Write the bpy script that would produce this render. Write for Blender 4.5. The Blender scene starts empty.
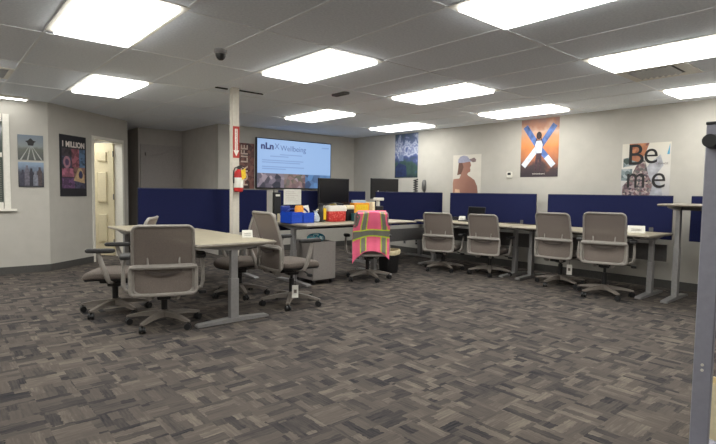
import bpy, bmesh, math, random
from mathutils import Vector, Matrix
random.seed(7)
PI = math.pi
scene = bpy.context.scene
COL = scene.collection
H = 2.4            # ceiling height
WX = 7.3           # right wall
WY = 8.6           # back wall
LY = 8.28          # left wall

# ------------------------------------------------------------------ materials
def lin(c):
    c = c / 255.0
    return c / 12.92 if c <= 0.04045 else ((c + 0.055) / 1.055) ** 2.4
def rgb(t, a=1.0):
    return (lin(t[0]), lin(t[1]), lin(t[2]), a)

class NT:
    def __init__(self, name):
        self.m = bpy.data.materials.new(name)
        self.m.use_nodes = True
        self.t = self.m.node_tree
        self.b = self.t.nodes['Principled BSDF']
        self.out = self.t.nodes['Material Output']
    def n(self, typ, **kw):
        nd = self.t.nodes.new(typ)
        for k, v in kw.items():
            if k.startswith('i_'):
                nd.inputs[int(k[2:])].default_value = v
            else:
                setattr(nd, k, v)
        return nd
    def l(self, a, b):
        self.t.links.new(a, b)
    def ramp(self, stops, interp='LINEAR'):
        r = self.t.nodes.new('ShaderNodeValToRGB')
        cr = r.color_ramp
        cr.interpolation = interp
        while len(cr.elements) < len(stops):
            cr.elements.new(0.5)
        for e, (p, c) in zip(cr.elements, stops):
            e.position = p
            e.color = rgb(c)
        return r

def mat(name, c, rough=0.6, metal=0.0, var=0.06, scale=40.0, bump=0.0, spec=None):
    N = NT(name)
    tc = N.n('ShaderNodeTexCoord')
    nz = N.n('ShaderNodeTexNoise')
    nz.inputs['Scale'].default_value = scale
    nz.inputs['Detail'].default_value = 3
    N.l(tc.outputs['Object'], nz.inputs['Vector'])
    lo = tuple(max(0, x * (1 - var)) for x in c)
    hi = tuple(min(255, x * (1 + var)) for x in c)
    r = N.ramp([(0.3, lo), (0.7, hi)])
    N.l(nz.outputs['Fac'], r.inputs['Fac'])
    N.l(r.outputs['Color'], N.b.inputs['Base Color'])
    N.b.inputs['Roughness'].default_value = rough
    N.b.inputs['Metallic'].default_value = metal
    if spec is not None:
        N.b.inputs['Specular IOR Level'].default_value = spec
    if bump:
        bp = N.n('ShaderNodeBump')
        bp.inputs['Strength'].default_value = bump
        bp.inputs['Distance'].default_value = 0.002
        N.l(nz.outputs['Fac'], bp.inputs['Height'])
        N.l(bp.outputs['Normal'], N.b.inputs['Normal'])
    return N.m

def emit(name, c, s):
    N = NT(name)
    N.b.inputs['Base Color'].default_value = (0.02, 0.02, 0.02, 1)
    N.b.inputs['Emission Color'].default_value = rgb(c)
    N.b.inputs['Emission Strength'].default_value = s
    N.b.inputs['Roughness'].default_value = 0.35
    return N.m

def carpet():
    N = NT('carpet_tiles')
    tc = N.n('ShaderNodeTexCoord')
    def brick(rot, sx, sy, off, freq):
        mp = N.n('ShaderNodeMapping')
        mp.inputs['Rotation'].default_value = (0, 0, rot)
        mp.inputs['Location'].default_value = (off, off * 0.37, 0)
        N.l(tc.outputs['Object'], mp.inputs['Vector'])
        b = N.n('ShaderNodeTexBrick')
        b.offset = 0.37; b.offset_frequency = 3
        b.inputs['Color1'].default_value = (0, 0, 0, 1)
        b.inputs['Color2'].default_value = (1, 1, 1, 1)
        b.inputs['Mortar'].default_value = (0.5, 0.5, 0.5, 1)
        b.inputs['Scale'].default_value = 1.0
        b.inputs['Mortar Size'].default_value = 0.0
        b.inputs['Bias'].default_value = 0.0
        b.inputs['Brick Width'].default_value = sx
        b.inputs['Row Height'].default_value = sy
        dn = N.n('ShaderNodeTexNoise')
        dn.inputs['Scale'].default_value = 45.0
        N.l(tc.outputs['Object'], dn.inputs['Vector'])
        dm = N.n('ShaderNodeVectorMath', operation='MULTIPLY_ADD')
        dm.inputs[1].default_value = (0.03, 0.03, 0.0)
        N.l(dn.outputs['Color'], dm.inputs[0]); N.l(mp.outputs['Vector'], dm.inputs[2])
        N.l(dm.outputs[0], b.inputs['Vector'])
        m2 = N.n('ShaderNodeMapping')
        m2.inputs['Scale'].default_value = (7, freq, 1)
        N.l(mp.outputs['Vector'], m2.inputs['Vector'])
        w = N.n('ShaderNodeTexNoise')
        w.inputs['Scale'].default_value = 1.0
        w.inputs['Detail'].default_value = 4
        w.inputs['Roughness'].default_value = 0.65
        N.l(m2.outputs['Vector'], w.inputs['Vector'])
        return b.outputs['Color'], w.outputs['Fac']
    b1, w1 = brick(0.0, 0.185, 0.054, 0.3, 75)
    b2, w2 = brick(PI / 2, 0.17, 0.050, 0.1, 75)
    chk = N.n('ShaderNodeTexChecker')
    chk.inputs['Scale'].default_value = 4.6
    chk.inputs['Color1'].default_value = (0, 0, 0, 1)
    chk.inputs['Color2'].default_value = (1, 1, 1, 1)
    N.l(tc.outputs['Object'], chk.inputs['Vector'])
    def mix(f, a, b):
        m = N.n('ShaderNodeMix'); m.data_type = 'FLOAT'
        N.l(f, m.inputs[0]); N.l(a, m.inputs[2]); N.l(b, m.inputs[3])
        return m.outputs[0]
    bb = mix(chk.outputs['Fac'], b1, b2)
    ww = mix(chk.outputs['Fac'], w1, w2)
    nz = N.n('ShaderNodeTexNoise')
    nz.inputs['Scale'].default_value = 5.0
    nz.inputs['Detail'].default_value = 5
    N.l(tc.outputs['Object'], nz.inputs['Vector'])
    a = N.n('ShaderNodeMath', operation='MULTIPLY_ADD')
    N.l(ww, a.inputs[0]); a.inputs[1].default_value = 1.15
    N.l(bb, a.inputs[2])
    a2 = N.n('ShaderNodeMath', operation='MULTIPLY_ADD')
    N.l(nz.outputs['Fac'], a2.inputs[0]); a2.inputs[1].default_value = 0.35
    N.l(a.outputs[0], a2.inputs[2])
    a3 = N.n('ShaderNodeMath', operation='MULTIPLY')
    N.l(a2.outputs[0], a3.inputs[0]); a3.inputs[1].default_value = 0.42
    r = N.ramp([(0.24, (33, 34, 40)), (0.34, (60, 57, 58)), (0.48, (80, 74, 71)),
                (0.64, (90, 83, 78)), (0.84, (122, 113, 103))])
    N.l(a3.outputs[0], r.inputs['Fac'])
    N.l(r.outputs['Color'], N.b.inputs['Base Color'])
    N.b.inputs['Roughness'].default_value = 0.95
    N.b.inputs['Specular IOR Level'].default_value = 0.15
    bp = N.n('ShaderNodeBump')
    bp.inputs['Strength'].default_value = 0.4
    bp.inputs['Distance'].default_value = 0.003
    N.l(ww, bp.inputs['Height'])
    N.l(bp.outputs['Normal'], N.b.inputs['Normal'])
    return N.m

def mesh_fabric(name, c, alpha):
    N = NT(name)
    tc = N.n('ShaderNodeTexCoord')
    nz = N.n('ShaderNodeTexNoise'); nz.inputs['Scale'].default_value = 220
    N.l(tc.outputs['Object'], nz.inputs['Vector'])
    r = N.ramp([(0.3, tuple(x * .9 for x in c)), (0.7, tuple(min(255, x * 1.08) for x in c))])
    N.l(nz.outputs['Fac'], r.inputs['Fac'])
    N.l(r.outputs['Color'], N.b.inputs['Base Color'])
    N.b.inputs['Roughness'].default_value = 0.85
    N.b.inputs['Alpha'].default_value = alpha
    return N.m

def grad(name, stops, axis='Z', lo=0.0, hi=1.0, noise=0.0, nscale=4.0, rough=0.5):
    """printed artwork: a colour run along one local axis, broken up by noise"""
    N = NT(name)
    tc = N.n('ShaderNodeTexCoord')
    sp = N.n('ShaderNodeSeparateXYZ')
    N.l(tc.outputs['Object'], sp.inputs[0])
    mr = N.n('ShaderNodeMapRange')
    mr.inputs['From Min'].default_value = lo
    mr.inputs['From Max'].default_value = hi
    N.l(sp.outputs[axis], mr.inputs['Value'])
    nz = N.n('ShaderNodeTexNoise')
    nz.inputs['Scale'].default_value = nscale
    nz.inputs['Detail'].default_value = 6
    N.l(tc.outputs['Object'], nz.inputs['Vector'])
    sub = N.n('ShaderNodeMath', operation='SUBTRACT'); sub.inputs[1].default_value = 0.5
    N.l(nz.outputs['Fac'], sub.inputs[0])
    ma = N.n('ShaderNodeMath', operation='MULTIPLY_ADD')
    N.l(sub.outputs[0], ma.inputs[0]); ma.inputs[1].default_value = noise
    N.l(mr.outputs['Result'], ma.inputs[2])
    r = N.ramp(stops)
    N.l(ma.outputs[0], r.inputs['Fac'])
    N.l(r.outputs['Color'], N.b.inputs['Base Color'])
    N.b.inputs['Roughness'].default_value = rough
    return N.m

def mosaic(name, stops, scale, rough=0.5):
    N = NT(name)
    tc = N.n('ShaderNodeTexCoord')
    v = N.n('ShaderNodeTexVoronoi'); v.inputs['Scale'].default_value = scale
    N.l(tc.outputs['Object'], v.inputs['Vector'])
    sp = N.n('ShaderNodeSeparateColor')
    N.l(v.outputs['Color'], sp.inputs[0])
    r = N.ramp(stops)
    N.l(sp.outputs[0], r.inputs['Fac'])
    N.l(r.outputs['Color'], N.b.inputs['Base Color'])
    N.b.inputs['Roughness'].default_value = rough
    return N.m

M = {}
M['carpet'] = carpet()
M['wall'] = mat('painted_wall', (184, 180, 173), 0.8, var=0.015, scale=6, spec=0.2)
M['walldark'] = mat('alcove_wall_paint', (190, 185, 180), 0.8, var=0.02, scale=6, spec=0.2)
M['ceil'] = mat('ceiling_tile', (236, 241, 250), 0.9, var=0.03, scale=55, bump=0.2, spec=0.1)
M['tbar'] = mat('ceiling_grid_paint', (238, 241, 246), 0.6, var=0.02)
M['base'] = mat('grey_vinyl_base', (74, 72, 70), 0.6, var=0.05)
M['white'] = mat('white_paint', (225, 221, 212), 0.5, var=0.02)
M['door'] = mat('cream_door_paint', (222, 210, 178), 0.5, var=0.02)
M['diff'] = emit('light_diffuser', (255, 255, 248), 8.6)
M['frame'] = mat('chair_frame_plastic', (148, 142, 136), 0.45, var=0.03)
M['mesh'] = mesh_fabric('chair_mesh', (133, 122, 115), 0.80)
M['starbase'] = mat('base_taupe_plastic', (116, 108, 101), 0.5, var=0.03)
M['seat'] = mat('seat_fabric', (104, 95, 89), 0.95, var=0.12, scale=150)
M['black'] = mat('black_plastic', (32, 32, 34), 0.45, var=0.1)
M['pad'] = mat('black_arm_pad', (42, 41, 42), 0.6, var=0.08)
M['slider'] = mat('dark_brown_slider', (78, 70, 66), 0.6, var=0.05)
M['lumbar'] = mat('lumbar_grey', (112, 103, 97), 0.7, var=0.06)
M['wood'] = mat('pale_laminate', (168, 159, 139), 0.45, var=0.03, scale=12)
M['edge'] = mat('laminate_edge', (146, 138, 127), 0.5, var=0.03)
M['metal'] = mat('silver_paint', (150, 148, 148), 0.4, 0.35, var=0.03)
M['darkmetal'] = mat('grey_metal', (96, 94, 94), 0.5, 0.2, var=0.04)
M['navy'] = mat('navy_felt', (32, 36, 71), 0.95, var=0.10, scale=90, bump=0.2, spec=0.1)
M['navyedge'] = mat('navy_panel_edge', (26, 28, 50), 0.7, var=0.05)
M['ped'] = mat('pedestal_grey', (134, 128, 125), 0.55, 0.1, var=0.03)
M['peddark'] = mat('pedestal_seam', (70, 67, 66), 0.6, var=0.03)
M['paper'] = mat('white_paper', (232, 230, 222), 0.8, var=0.02)
M['ink'] = mat('black_ink', (34, 32, 34), 0.7, var=0.05)
M['red'] = mat('signal_red', (190, 34, 34), 0.45, var=0.05)
M['signred'] = mat('sign_red', (176, 52, 44), 0.6, var=0.04)
M['yellow'] = mat('yellow_tag', (232, 190, 40), 0.6, var=0.05)
M['bluep'] = mat('blue_plastic', (30, 74, 190), 0.35, var=0.05)
M['bluedark'] = mat('dark_blue_plastic', (24, 52, 140), 0.4, var=0.05)
M['orange'] = mat('orange_card', (236, 156, 52), 0.6, var=0.06)
M['teal'] = mat('teal_plastic', (38, 88, 92), 0.4, var=0.08)
M['cyanbag'] = mosaic('printed_bag_film', [(0.0, (28, 92, 120)), (0.4, (60, 160, 180)), (0.7, (190, 220, 224)), (1.0, (36, 60, 88))], 28, 0.25)
M['clearbag'] = mat('milky_plastic_bag', (186, 196, 206), 0.25, var=0.12, scale=60)
M['paleblue'] = mat('pale_blue_cover', (158, 184, 214), 0.5, var=0.04)
M['cream'] = mat('cream_plastic', (232, 220, 186), 0.5, var=0.03)
M['pink'] = mat('neon_pink_mesh', (255, 112, 148), 0.7, var=0.05, scale=200)
M['lime'] = mat('lime_binding', (206, 222, 62), 0.6, var=0.04)
M['silver'] = mat('reflective_tape', (132, 132, 122), 0.4, 0.2, var=0.06, scale=120)
M['bag'] = mat('bin_liner', (214, 200, 164), 0.5, var=0.06)
M['screen'] = mat('black_screen', (20, 20, 24), 0.18, var=0.05)
M['bezel'] = mat('black_bezel', (24, 24, 28), 0.4, var=0.05)
M['postgrey'] = mat('stand_powder_coat', (152, 152, 165), 0.5, 0.1, var=0.02)
M['glass'] = mat('window_glass_dark', (88, 96, 92), 0.08, var=0.05)
M['blind'] = mat('blind_slat', (120, 118, 110), 0.6, var=0.05)
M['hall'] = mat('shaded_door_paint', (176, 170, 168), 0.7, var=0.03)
M['chrome'] = mat('brushed_metal', (180, 178, 172), 0.3, 0.9, var=0.03)

# ------------------------------------------------------------------ geometry helpers
def box(bm, x0, x1, y0, y1, z0, z1, bev=0.0, seg=2):
    r = bmesh.ops.create_cube(bm, size=1.0)
    vs = r['verts']
    for v in vs:
        v.co = Vector(((x0 + x1) / 2 + v.co.x * (x1 - x0), (y0 + y1) / 2 + v.co.y * (y1 - y0), (z0 + z1) / 2 + v.co.z * (z1 - z0)))
    if bev > 0:
        es = list({e for v in vs for e in v.link_edges})
        bmesh.ops.bevel(bm, geom=es, offset=bev, segments=seg, affect='EDGES', profile=0.5)
    return bm

def tube(bm, pts, rad, n=10, closed=False, flat=1.0, cap=True, ref=None):
    pts = [Vector(p) for p in pts]
    N = len(pts)
    if not isinstance(rad, (list, tuple)):
        rad = [rad] * N
    rings = []
    prev = None
    for i, p in enumerate(pts):
        if closed:
            t = pts[(i + 1) % N] - pts[(i - 1) % N]
        else:
            t = pts[min(i + 1, N - 1)] - pts[max(i - 1, 0)]
        t.normalize()
        if ref is not None:
            a = Vector(ref)
        elif prev is not None:
            a = prev
        else:
            a = Vector((0, 0, 1)) if abs(t.z) < 0.9 else Vector((1, 0, 0))
        a = (a - t * a.dot(t))
        if a.length < 1e-5:
            a = Vector((1, 0, 0)) - t * t.x
        a.normalize()
        prev = a
        b = t.cross(a)
        rings.append([bm.verts.new(p + a * (math.cos(2 * PI * k / n) * rad[i]) + b * (math.sin(2 * PI * k / n) * rad[i] * flat)) for k in range(n)])
    m = N if closed else N - 1
    for i in range(m):
        A, B = rings[i], rings[(i + 1) % N]
        for k in range(n):
            bm.faces.new((A[k], A[(k + 1) % n], B[(k + 1) % n], B[k]))
    if cap and not closed:
        bm.faces.new(rings[0][::-1]); bm.faces.new(rings[-1])
    return bm

def cyl(bm, p0, p1, r0, r1=None, n=20):
    return tube(bm, [p0, p1], [r0, r0 if r1 is None else r1], n)

def lathe(bm, prof, n=24, c=(0, 0, 0)):
    rings = []
    for r, z in prof:
        rings.append([bm.verts.new((c[0] + r * math.cos(2 * PI * k / n), c[1] + r * math.sin(2 * PI * k / n), c[2] + z)) for k in range(n)])
    for A, B in zip(rings, rings[1:]):
        for k in range(n):
            bm.faces.new((A[k], A[(k + 1) % n], B[(k + 1) % n], B[k]))
    bm.faces.new(rings[0][::-1]); bm.faces.new(rings[-1])
    return bm

def rings_solid(bm, rings):
    R = [[bm.verts.new(p) for p in r] for r in rings]
    n = len(R[0])
    for A, B in zip(R, R[1:]):
        for k in range(n):
            bm.faces.new((A[k], A[(k + 1) % n], B[(k + 1) % n], B[k]))
    bm.faces.new(R[0][::-1]); bm.faces.new(R[-1])
    return bm

def superell(cx, cy, a, b, e=4.0, n=32):
    o = []
    for k in range(n):
        t = 2 * PI * k / n
        c, s = math.cos(t), math.sin(t)
        o.append((cx + a * math.copysign(abs(c) ** (2 / e), c), cy + b * math.copysign(abs(s) ** (2 / e), s)))
    return o

def prism_xz(bm, poly, y0, y1):
    """outline in local x,z given a thickness along y"""
    A = [bm.verts.new((x, y0, z)) for x, z in poly]
    B = [bm.verts.new((x, y1, z)) for x, z in poly]
    n = len(poly)
    for k in range(n):
        bm.faces.new((A[k], A[(k + 1) % n], B[(k + 1) % n], B[k]))
    bm.faces.new(A[::-1]); bm.faces.new(B)
    return bm

def prism_xy(bm, poly, z0, z1):
    A = [bm.verts.new((x, y, z0)) for x, y in poly]
    B = [bm.verts.new((x, y, z1)) for x, y in poly]
    n = len(poly)
    for k in range(n):
        bm.faces.new((A[k], A[(k + 1) % n], B[(k + 1) % n], B[k]))
    bm.faces.new(A[::-1]); bm.faces.new(B)
    return bm

def sheet(bm, f, nu, nv, th):
    """a thin solid from a surface function f(u,v), u,v in 0..1, thickness along the normal"""
    P = [[Vector(f(i / nu, j / nv)) for j in range(nv + 1)] for i in range(nu + 1)]
    def nrm(i, j):
        du = P[min(i + 1, nu)][j] - P[max(i - 1, 0)][j]
        dv = P[i][min(j + 1, nv)] - P[i][max(j - 1, 0)]
        n = du.cross(dv)
        return n.normalized() if n.length > 1e-9 else Vector((0, -1, 0))
    A = [[bm.verts.new(P[i][j]) for j in range(nv + 1)] for i in range(nu + 1)]
    B = [[bm.verts.new(P[i][j] + nrm(i, j) * th) for j in range(nv + 1)] for i in range(nu + 1)]
    for i in range(nu):
        for j in range(nv):
            bm.faces.new((A[i][j], A[i][j + 1], A[i + 1][j + 1], A[i + 1][j]))
            bm.faces.new((B[i][j], B[i + 1][j], B[i + 1][j + 1], B[i][j + 1]))
    for i in range(nu):
        bm.faces.new((A[i][0], A[i + 1][0], B[i + 1][0], B[i][0]))
        bm.faces.new((A[i + 1][nv], A[i][nv], B[i][nv], B[i + 1][nv]))
    for j in range(nv):
        bm.faces.new((A[0][j + 1], A[0][j], B[0][j], B[0][j + 1]))
        bm.faces.new((A[nu][j], A[nu][j + 1], B[nu][j + 1], B[nu][j]))
    return bm

def NB():
    return bmesh.new()

def obj(name, bm, m, parent=None, smooth=False, label=None):
    bmesh.ops.recalc_face_normals(bm, faces=bm.faces)
    me = bpy.data.meshes.new(name)
    bm.to_mesh(me); bm.free()
    me.materials.append(M[m] if isinstance(m, str) else m)
    if smooth:
        for p in me.polygons:
            p.use_smooth = True
        try:
            me.set_sharp_from_angle(angle=math.radians(40))
        except Exception:
            pass
    o = bpy.data.objects.new(name, me)
    COL.objects.link(o)
    if parent:
        o.parent = parent
    if label:
        o['label'] = label
    return o

def text(name, body, size, m, parent, x, y, z, rot=0.0, align='LEFT', bold=0.0, sx=1.0, label=None, ext=0.0006):
    """lettering lying in the local x,z plane, facing local -y"""
    cu = bpy.data.curves.new(name, 'FONT')
    cu.body = body; cu.size = size; cu.align_x = align; cu.align_y = 'CENTER'
    cu.extrude = ext; cu.offset = bold
    t = bpy.data.objects.new(name + '_tmp', cu)
    COL.objects.link(t)
    bpy.context.view_layer.update()
    dg = bpy.context.evaluated_depsgraph_get()
    me = bpy.data.meshes.new_from_object(t.evaluated_get(dg))
    bpy.data.objects.remove(t)
    me.transform(Matrix.Diagonal((sx, 1, 1, 1)))
    me.transform(Matrix.Rotation(rot, 4, 'Z'))
    me.transform(Matrix.Rotation(PI / 2, 4, 'X'))
    me.transform(Matrix.Translation((x, y, z)))
    me.materials.clear(); me.materials.append(M[m] if isinstance(m, str) else m)
    o = bpy.data.objects.new(name, me)
    COL.objects.link(o); o.parent = parent
    if label:
        o['label'] = label
    return o

def thing(name, label, cat, loc=(0, 0, 0), rz=0.0, group=None):
    o = bpy.data.objects.new(name, None)
    o.empty_display_size = 0.1
    COL.objects.link(o)
    o.location = loc; o.rotation_euler = (0, 0, rz)
    o['label'] = label; o['category'] = cat
    if group:
        o['group'] = group
    return o

def tag(o, label, cat, group=None):
    o['label'] = label; o['category'] = cat
    if group:
        o['group'] = group
    return o

def struct(name, bm, m, parent=None):
    o = obj(name, bm, m, parent)
    if parent is None:
        o['kind'] = 'structure'
    return o

def copy_tree(o, parent=None):
    c = o.copy()
    COL.objects.link(c)
    if parent:
        c.parent = parent
    for ch in list(o.children):
        copy_tree(ch, c)
    return c

# ------------------------------------------------------------------ room shell
X0, Y0 = -2.6, -2.4
bm = NB(); box(bm, X0 - .2, WX + .2, Y0 - .2, 12.2, -0.1, 0.0); struct('floor', bm, 'carpet')
bm = NB(); box(bm, X0 - .2, WX + .2, Y0 - .2, 12.2, H, H + 0.1); struct('ceiling', bm, 'ceil')
bm = NB(); box(bm, WX, WX + .12, Y0, WY + .12, 0, H); struct('wall_right', bm, 'wall')
bm = NB(); box(bm, 4.05, WX, WY, WY + .12, 0, H); struct('wall_back', bm, 'wall')
bm = NB(); box(bm, 4.05, 4.17, WY + .12, 10.3, 0, H); struct('wall_alcove_side', bm, 'walldark')
bm = NB(); box(bm, 3.18, 4.17, 10.3, 10.42, 0, H); struct('wall_alcove_back', bm, 'walldark')
bm = NB(); box(bm, 3.18, 3.28, 10.42, 12.0, 0, H); struct('wall_hall_right', bm, 'walldark')
bm = NB(); box(bm, 1.0, 3.28, 12.0, 12.12, 0, H); struct('wall_hall_end', bm, 'walldark')
bm = NB(); box(bm, X0 - .12, X0, Y0, LY + .12, 0, H); struct('wall_outer_left', bm, 'wall')
bm = NB(); box(bm, X0, WX, Y0 - .12, Y0, 0, H); struct('wall_front', bm, 'wall')
# left wall with the window opening
wx0, wx1, wz0, wz1 = -0.25, 0.84, 0.93, 2.12
bm = NB()
box(bm, X0, wx0, LY, LY + .12, 0, H); box(bm, wx1, 1.33, LY, LY + .12, 0, H)
box(bm, wx0, wx1, LY, LY + .12, 0, wz0); box(bm, wx0, wx1, LY, LY + .12, wz1, H)
struct('wall_left', bm, 'wall')
# angled wall with the door opening
ANG = math.atan2(9.5 - 8.28, 2.75 - 1.33)
AL = math.hypot(9.5 - 8.28, 2.75 - 1.33)
TH = 0.14
d0, d1, dz = 0.95, 1.70, 2.0
bm = NB()
box(bm, 0, d0, 0, TH, 0, H); box(bm, d1, AL, 0, TH, 0, H); box(bm, d0, d1, 0, TH, dz, H)
wa = struct('wall_angled', bm, 'wall'); wa.location = (1.33, 8.28, 0); wa.rotation_euler = (0, 0, ANG)
bm = NB(); box(bm, 2.62, 2.74, 9.62, 12.0, 0, H); struct('wall_hall_left', bm, 'walldark')
# baseboards
bm = NB(); box(bm, X0, 1.33, LY - .012, LY, 0, .10); struct('baseboard_left', bm, 'base')
bm = NB(); box(bm, 0, d0 - .04, -.012, 0, 0, .10); box(bm, d1 + .04, AL, -.012, 0, 0, .10)
o = struct('baseboard_angled', bm, 'base'); o.location = (1.33, 8.28, 0); o.rotation_euler = (0, 0, ANG)
bm = NB(); box(bm, WX - .012, WX, Y0, WY, 0, .11); struct('baseboard_right', bm, 'base')
bm = NB(); box(bm, 4.05, WX - .012, WY - .012, WY, 0, .11); struct('baseboard_back', bm, 'base')
# door in the angled wall: frame + six-panel leaf set at the back of the opening
dr = bpy.data.objects.new('door_1', None); COL.objects.link(dr)
dr.location = (1.33, 8.28, 0); dr.rotation_euler = (0, 0, ANG); dr['kind'] = 'structure'
bm = NB()
box(bm, d0 - .04, d0 + .01, -.012, TH, 0, dz + .04); box(bm, d1 - .01, d1 + .04, -.012, TH, 0, dz + .04)
box(bm, d0 + .01, d1 - .01, -.012, TH, dz - .01, dz + .04)
obj('door_frame', bm, 'white', dr)
LW = d1 - d0 - .03
leaf = bpy.data.objects.new('door_leaf', None); COL.objects.link(leaf); leaf.parent = dr
leaf.location = (d1 - .02, TH + .005, 0); leaf.rotation_euler = (0, 0, math.radians(92))
# local: x runs from the hinge edge into the room, +y is the face seen through the opening
bm = NB(); ya = .02
box(bm, 0, LW, -.02, ya, .01, dz - .012)
for cx in (.20, LW - .20):
    for (za, zb) in ((.22, .78), (.92, 1.52), (1.64, 1.86)):
        box(bm, cx - .115, cx + .115, ya - .002, ya + .004, za, zb, .002)
        box(bm, cx - .085, cx + .085, ya + .002, ya + .022, za + .03, zb - .03, .018)
obj('door_slab', bm, 'door', leaf)
for z in (.25, 1.05, 1.8):
    bm = NB(); cyl(bm, (-.004, ya + .004, z - .05), (-.004, ya + .004, z + .05), .010, n=10); obj('hinge', bm, 'darkmetal', leaf)
bm = NB(); box(bm, LW - .32, LW - .24, ya + .012, ya + .03, 1.58, 1.63, .006); obj('door_plate', bm, 'black', leaf)
# the lit room beyond that door
bm = NB(); box(bm, -.6, 2.62, 11.3, 11.42, 0, H); struct('wall_office_back', bm, 'wall')
bm = NB(); box(bm, -.72, -.6, 8.4, 11.42, 0, H); struct('wall_office_left', bm, 'wall')
# alcove door with a closer arm
dr2 = bpy.data.objects.new('door_2', None); COL.objects.link(dr2); dr2['kind'] = 'structure'
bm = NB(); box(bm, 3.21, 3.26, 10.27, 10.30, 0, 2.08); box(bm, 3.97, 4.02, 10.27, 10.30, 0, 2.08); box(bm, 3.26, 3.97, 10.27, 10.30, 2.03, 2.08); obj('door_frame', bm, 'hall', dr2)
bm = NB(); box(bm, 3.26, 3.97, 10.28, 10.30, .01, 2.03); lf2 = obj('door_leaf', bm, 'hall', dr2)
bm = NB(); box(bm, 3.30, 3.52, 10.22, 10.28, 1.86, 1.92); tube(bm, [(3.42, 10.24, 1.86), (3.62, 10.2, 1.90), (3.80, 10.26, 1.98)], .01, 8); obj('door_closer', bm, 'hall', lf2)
# window in left wall
wn = bpy.data.objects.new('window_1', None); COL.objects.link(wn); wn['kind'] = 'structure'
bm = NB()
box(bm, wx1 - .035, wx1 + .035, LY - .02, LY + .05, wz0 - .03, wz1 + .06); box(bm, wx0 - .07, wx0 + .05, LY - .02, LY + .05, wz0 - .03, wz1 + .06)
box(bm, wx0 + .05, wx1 - .05, LY - .02, LY + .05, wz1 - .04, wz1 + .06); box(bm, wx0 + .05, wx1 - .05, LY - .02, LY + .05, wz0 - .03, wz0 + .06)
box(bm, wx0 + .05, wx1 - .05, LY + .0, LY + .05, 1.60, 1.66)
wf = obj('window_frame', bm, 'white', wn)
bm = NB(); box(bm, wx0 + .04, wx1 - .04, LY + .03, LY + .036, wz0 + .05, wz1 - .03); obj('window_pane', bm, 'glass', wn)
bm = NB(); box(bm, wx0 - .1, wx1 + .10, LY - .05, LY, wz0 - .06, wz0 - .03); obj('window_sill', bm, 'white', wn)
bm = NB()
for k in range(19):
    z = wz0 + .07 + k * .03
    box(bm, wx0 + .06, wx1 - .06, LY + .02, LY + .028, z, z + .012)
obj('window_blind', bm, 'blind', wn)

# ceiling grid (one continuous trim)
gx = [4.74 + .309 + .6177 * k for k in range(-13, 5)]
gy = [1.51 + .618 + 1.2354 * k for k in range(-4, 6)]
bm = NB()
for x in gx:
    if X0 < x < WX:
        yy = WY if x > 4.05 else (12.0 if 2.75 < x < 3.2 else (10.3 if x > 2.75 else (LY if x < 1.33 else 8.28 + (x - 1.33) * .859)))
        box(bm, x - .011, x + .011, Y0, yy, H - .004, H + .002)
for y in gy:
    xl = X0 if y < LY else 2.75
    box(bm, xl, WX, y - .011, y + .011, H - .0045, H + .002)
struct('trim_1', bm, 'tbar')
# black strips stand in for shade in the lifted tile gap at the post
bm = NB(); box(bm, 2.58, 2.735, 5.548, 5.562, H - .016, H + .002); box(bm, 2.83, 3.2, 5.53, 5.545, H - .014, H + .002); struct('trim_2', bm, 'ink')

# ------------------------------------------------------------------ ceiling lights
def light_proto():
    t = thing('ceiling_light', '', 'ceiling light')
    bm = NB()
    for a in (-1, 1):
        box(bm, a * .294 - .028, a * .294 + .028, -.61, .61, -.006, .0)
        box(bm, -.272, .272, a * .588 - .024, a * .588 + .024, -.006, .0)
    obj('light_frame', bm, 'white', t)
    bm = NB()
    rings_solid(bm, [[(x, y, zz) for x, y in ((-.266 * k, -.564 * q), (.266 * k, -.564 * q), (.266 * k, .564 * q), (-.266 * k, .564 * q))] for k, q, zz in ((1, 1, -.001), (.998, .999, -.030), (.99, .995, -.0315))])  # lens dropped below the frame so its glowing sides brighten the ceiling
    obj('light_diffuser', bm, 'diff', t)
    return t
LT = [
    (1.037, 3.90, 'large bright ceiling light panel at top left corner of the photo'),
    (1.66, 6.45, 'bright ceiling light panel nearest the left wall and the cream door'),
    (2.89, 3.98, 'bright ceiling light panel in front of the white post, left of centre'),
    (4.74, 6.46, 'ceiling light panel just in front of the wall-mounted television'),
    (4.74, 3.98, 'ceiling light panel at photo centre, between television and sunset poster'),
    (6.60, 6.46, 'small distant ceiling light panel above the blue mountain poster'),
    (2.89, 1.51, 'ceiling light panel cut by the top edge, centre right of the photo'),
    (6.55, 3.98, 'ceiling light panel closest to the sunset poster with the X figure'),
    (4.74, 1.51, 'long bright ceiling light panel directly beside the square air vent'),
    (6.60, 1.51, 'ceiling light panel between the air vent and the right wall'),
]
OFF = [(2.89, -.96), (4.74, -.96), (-1.4, 3.98), (-1.4, 1.51), (1.037, 1.51), (1.75, 9.85), (.75, 9.85), (-.82, 6.45), (.2, 6.45)]  # unseen panels; those by left wall and office door added for brightness
lp = light_proto()
for i, (x, y, lb) in enumerate(LT):
    o = lp if i == 0 else copy_tree(lp)
    o.location = (x, y, H); o['label'] = lb; o['group'] = 'recessed ceiling light panels'
for (x, y) in OFF:
    o = copy_tree(lp); o.location = (x, y, H)
    o['label'] = 'ceiling light panel outside the view'; o['group'] = 'recessed ceiling light panels'
# slim strip light by the left wall
t = thing('strip_light', 'slim bright strip light on the ceiling above the left window', 'ceiling light', (0.3, 8.10, H))
bm = NB(); box(bm, -.8, .78, -.05, .05, -.03, 0, .006); obj('light_body', bm, 'white', t)
bm = NB(); box(bm, -.78, .76, -.04, .04, -.036, -.029); obj('light_diffuser', bm, 'diff', t)

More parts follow.
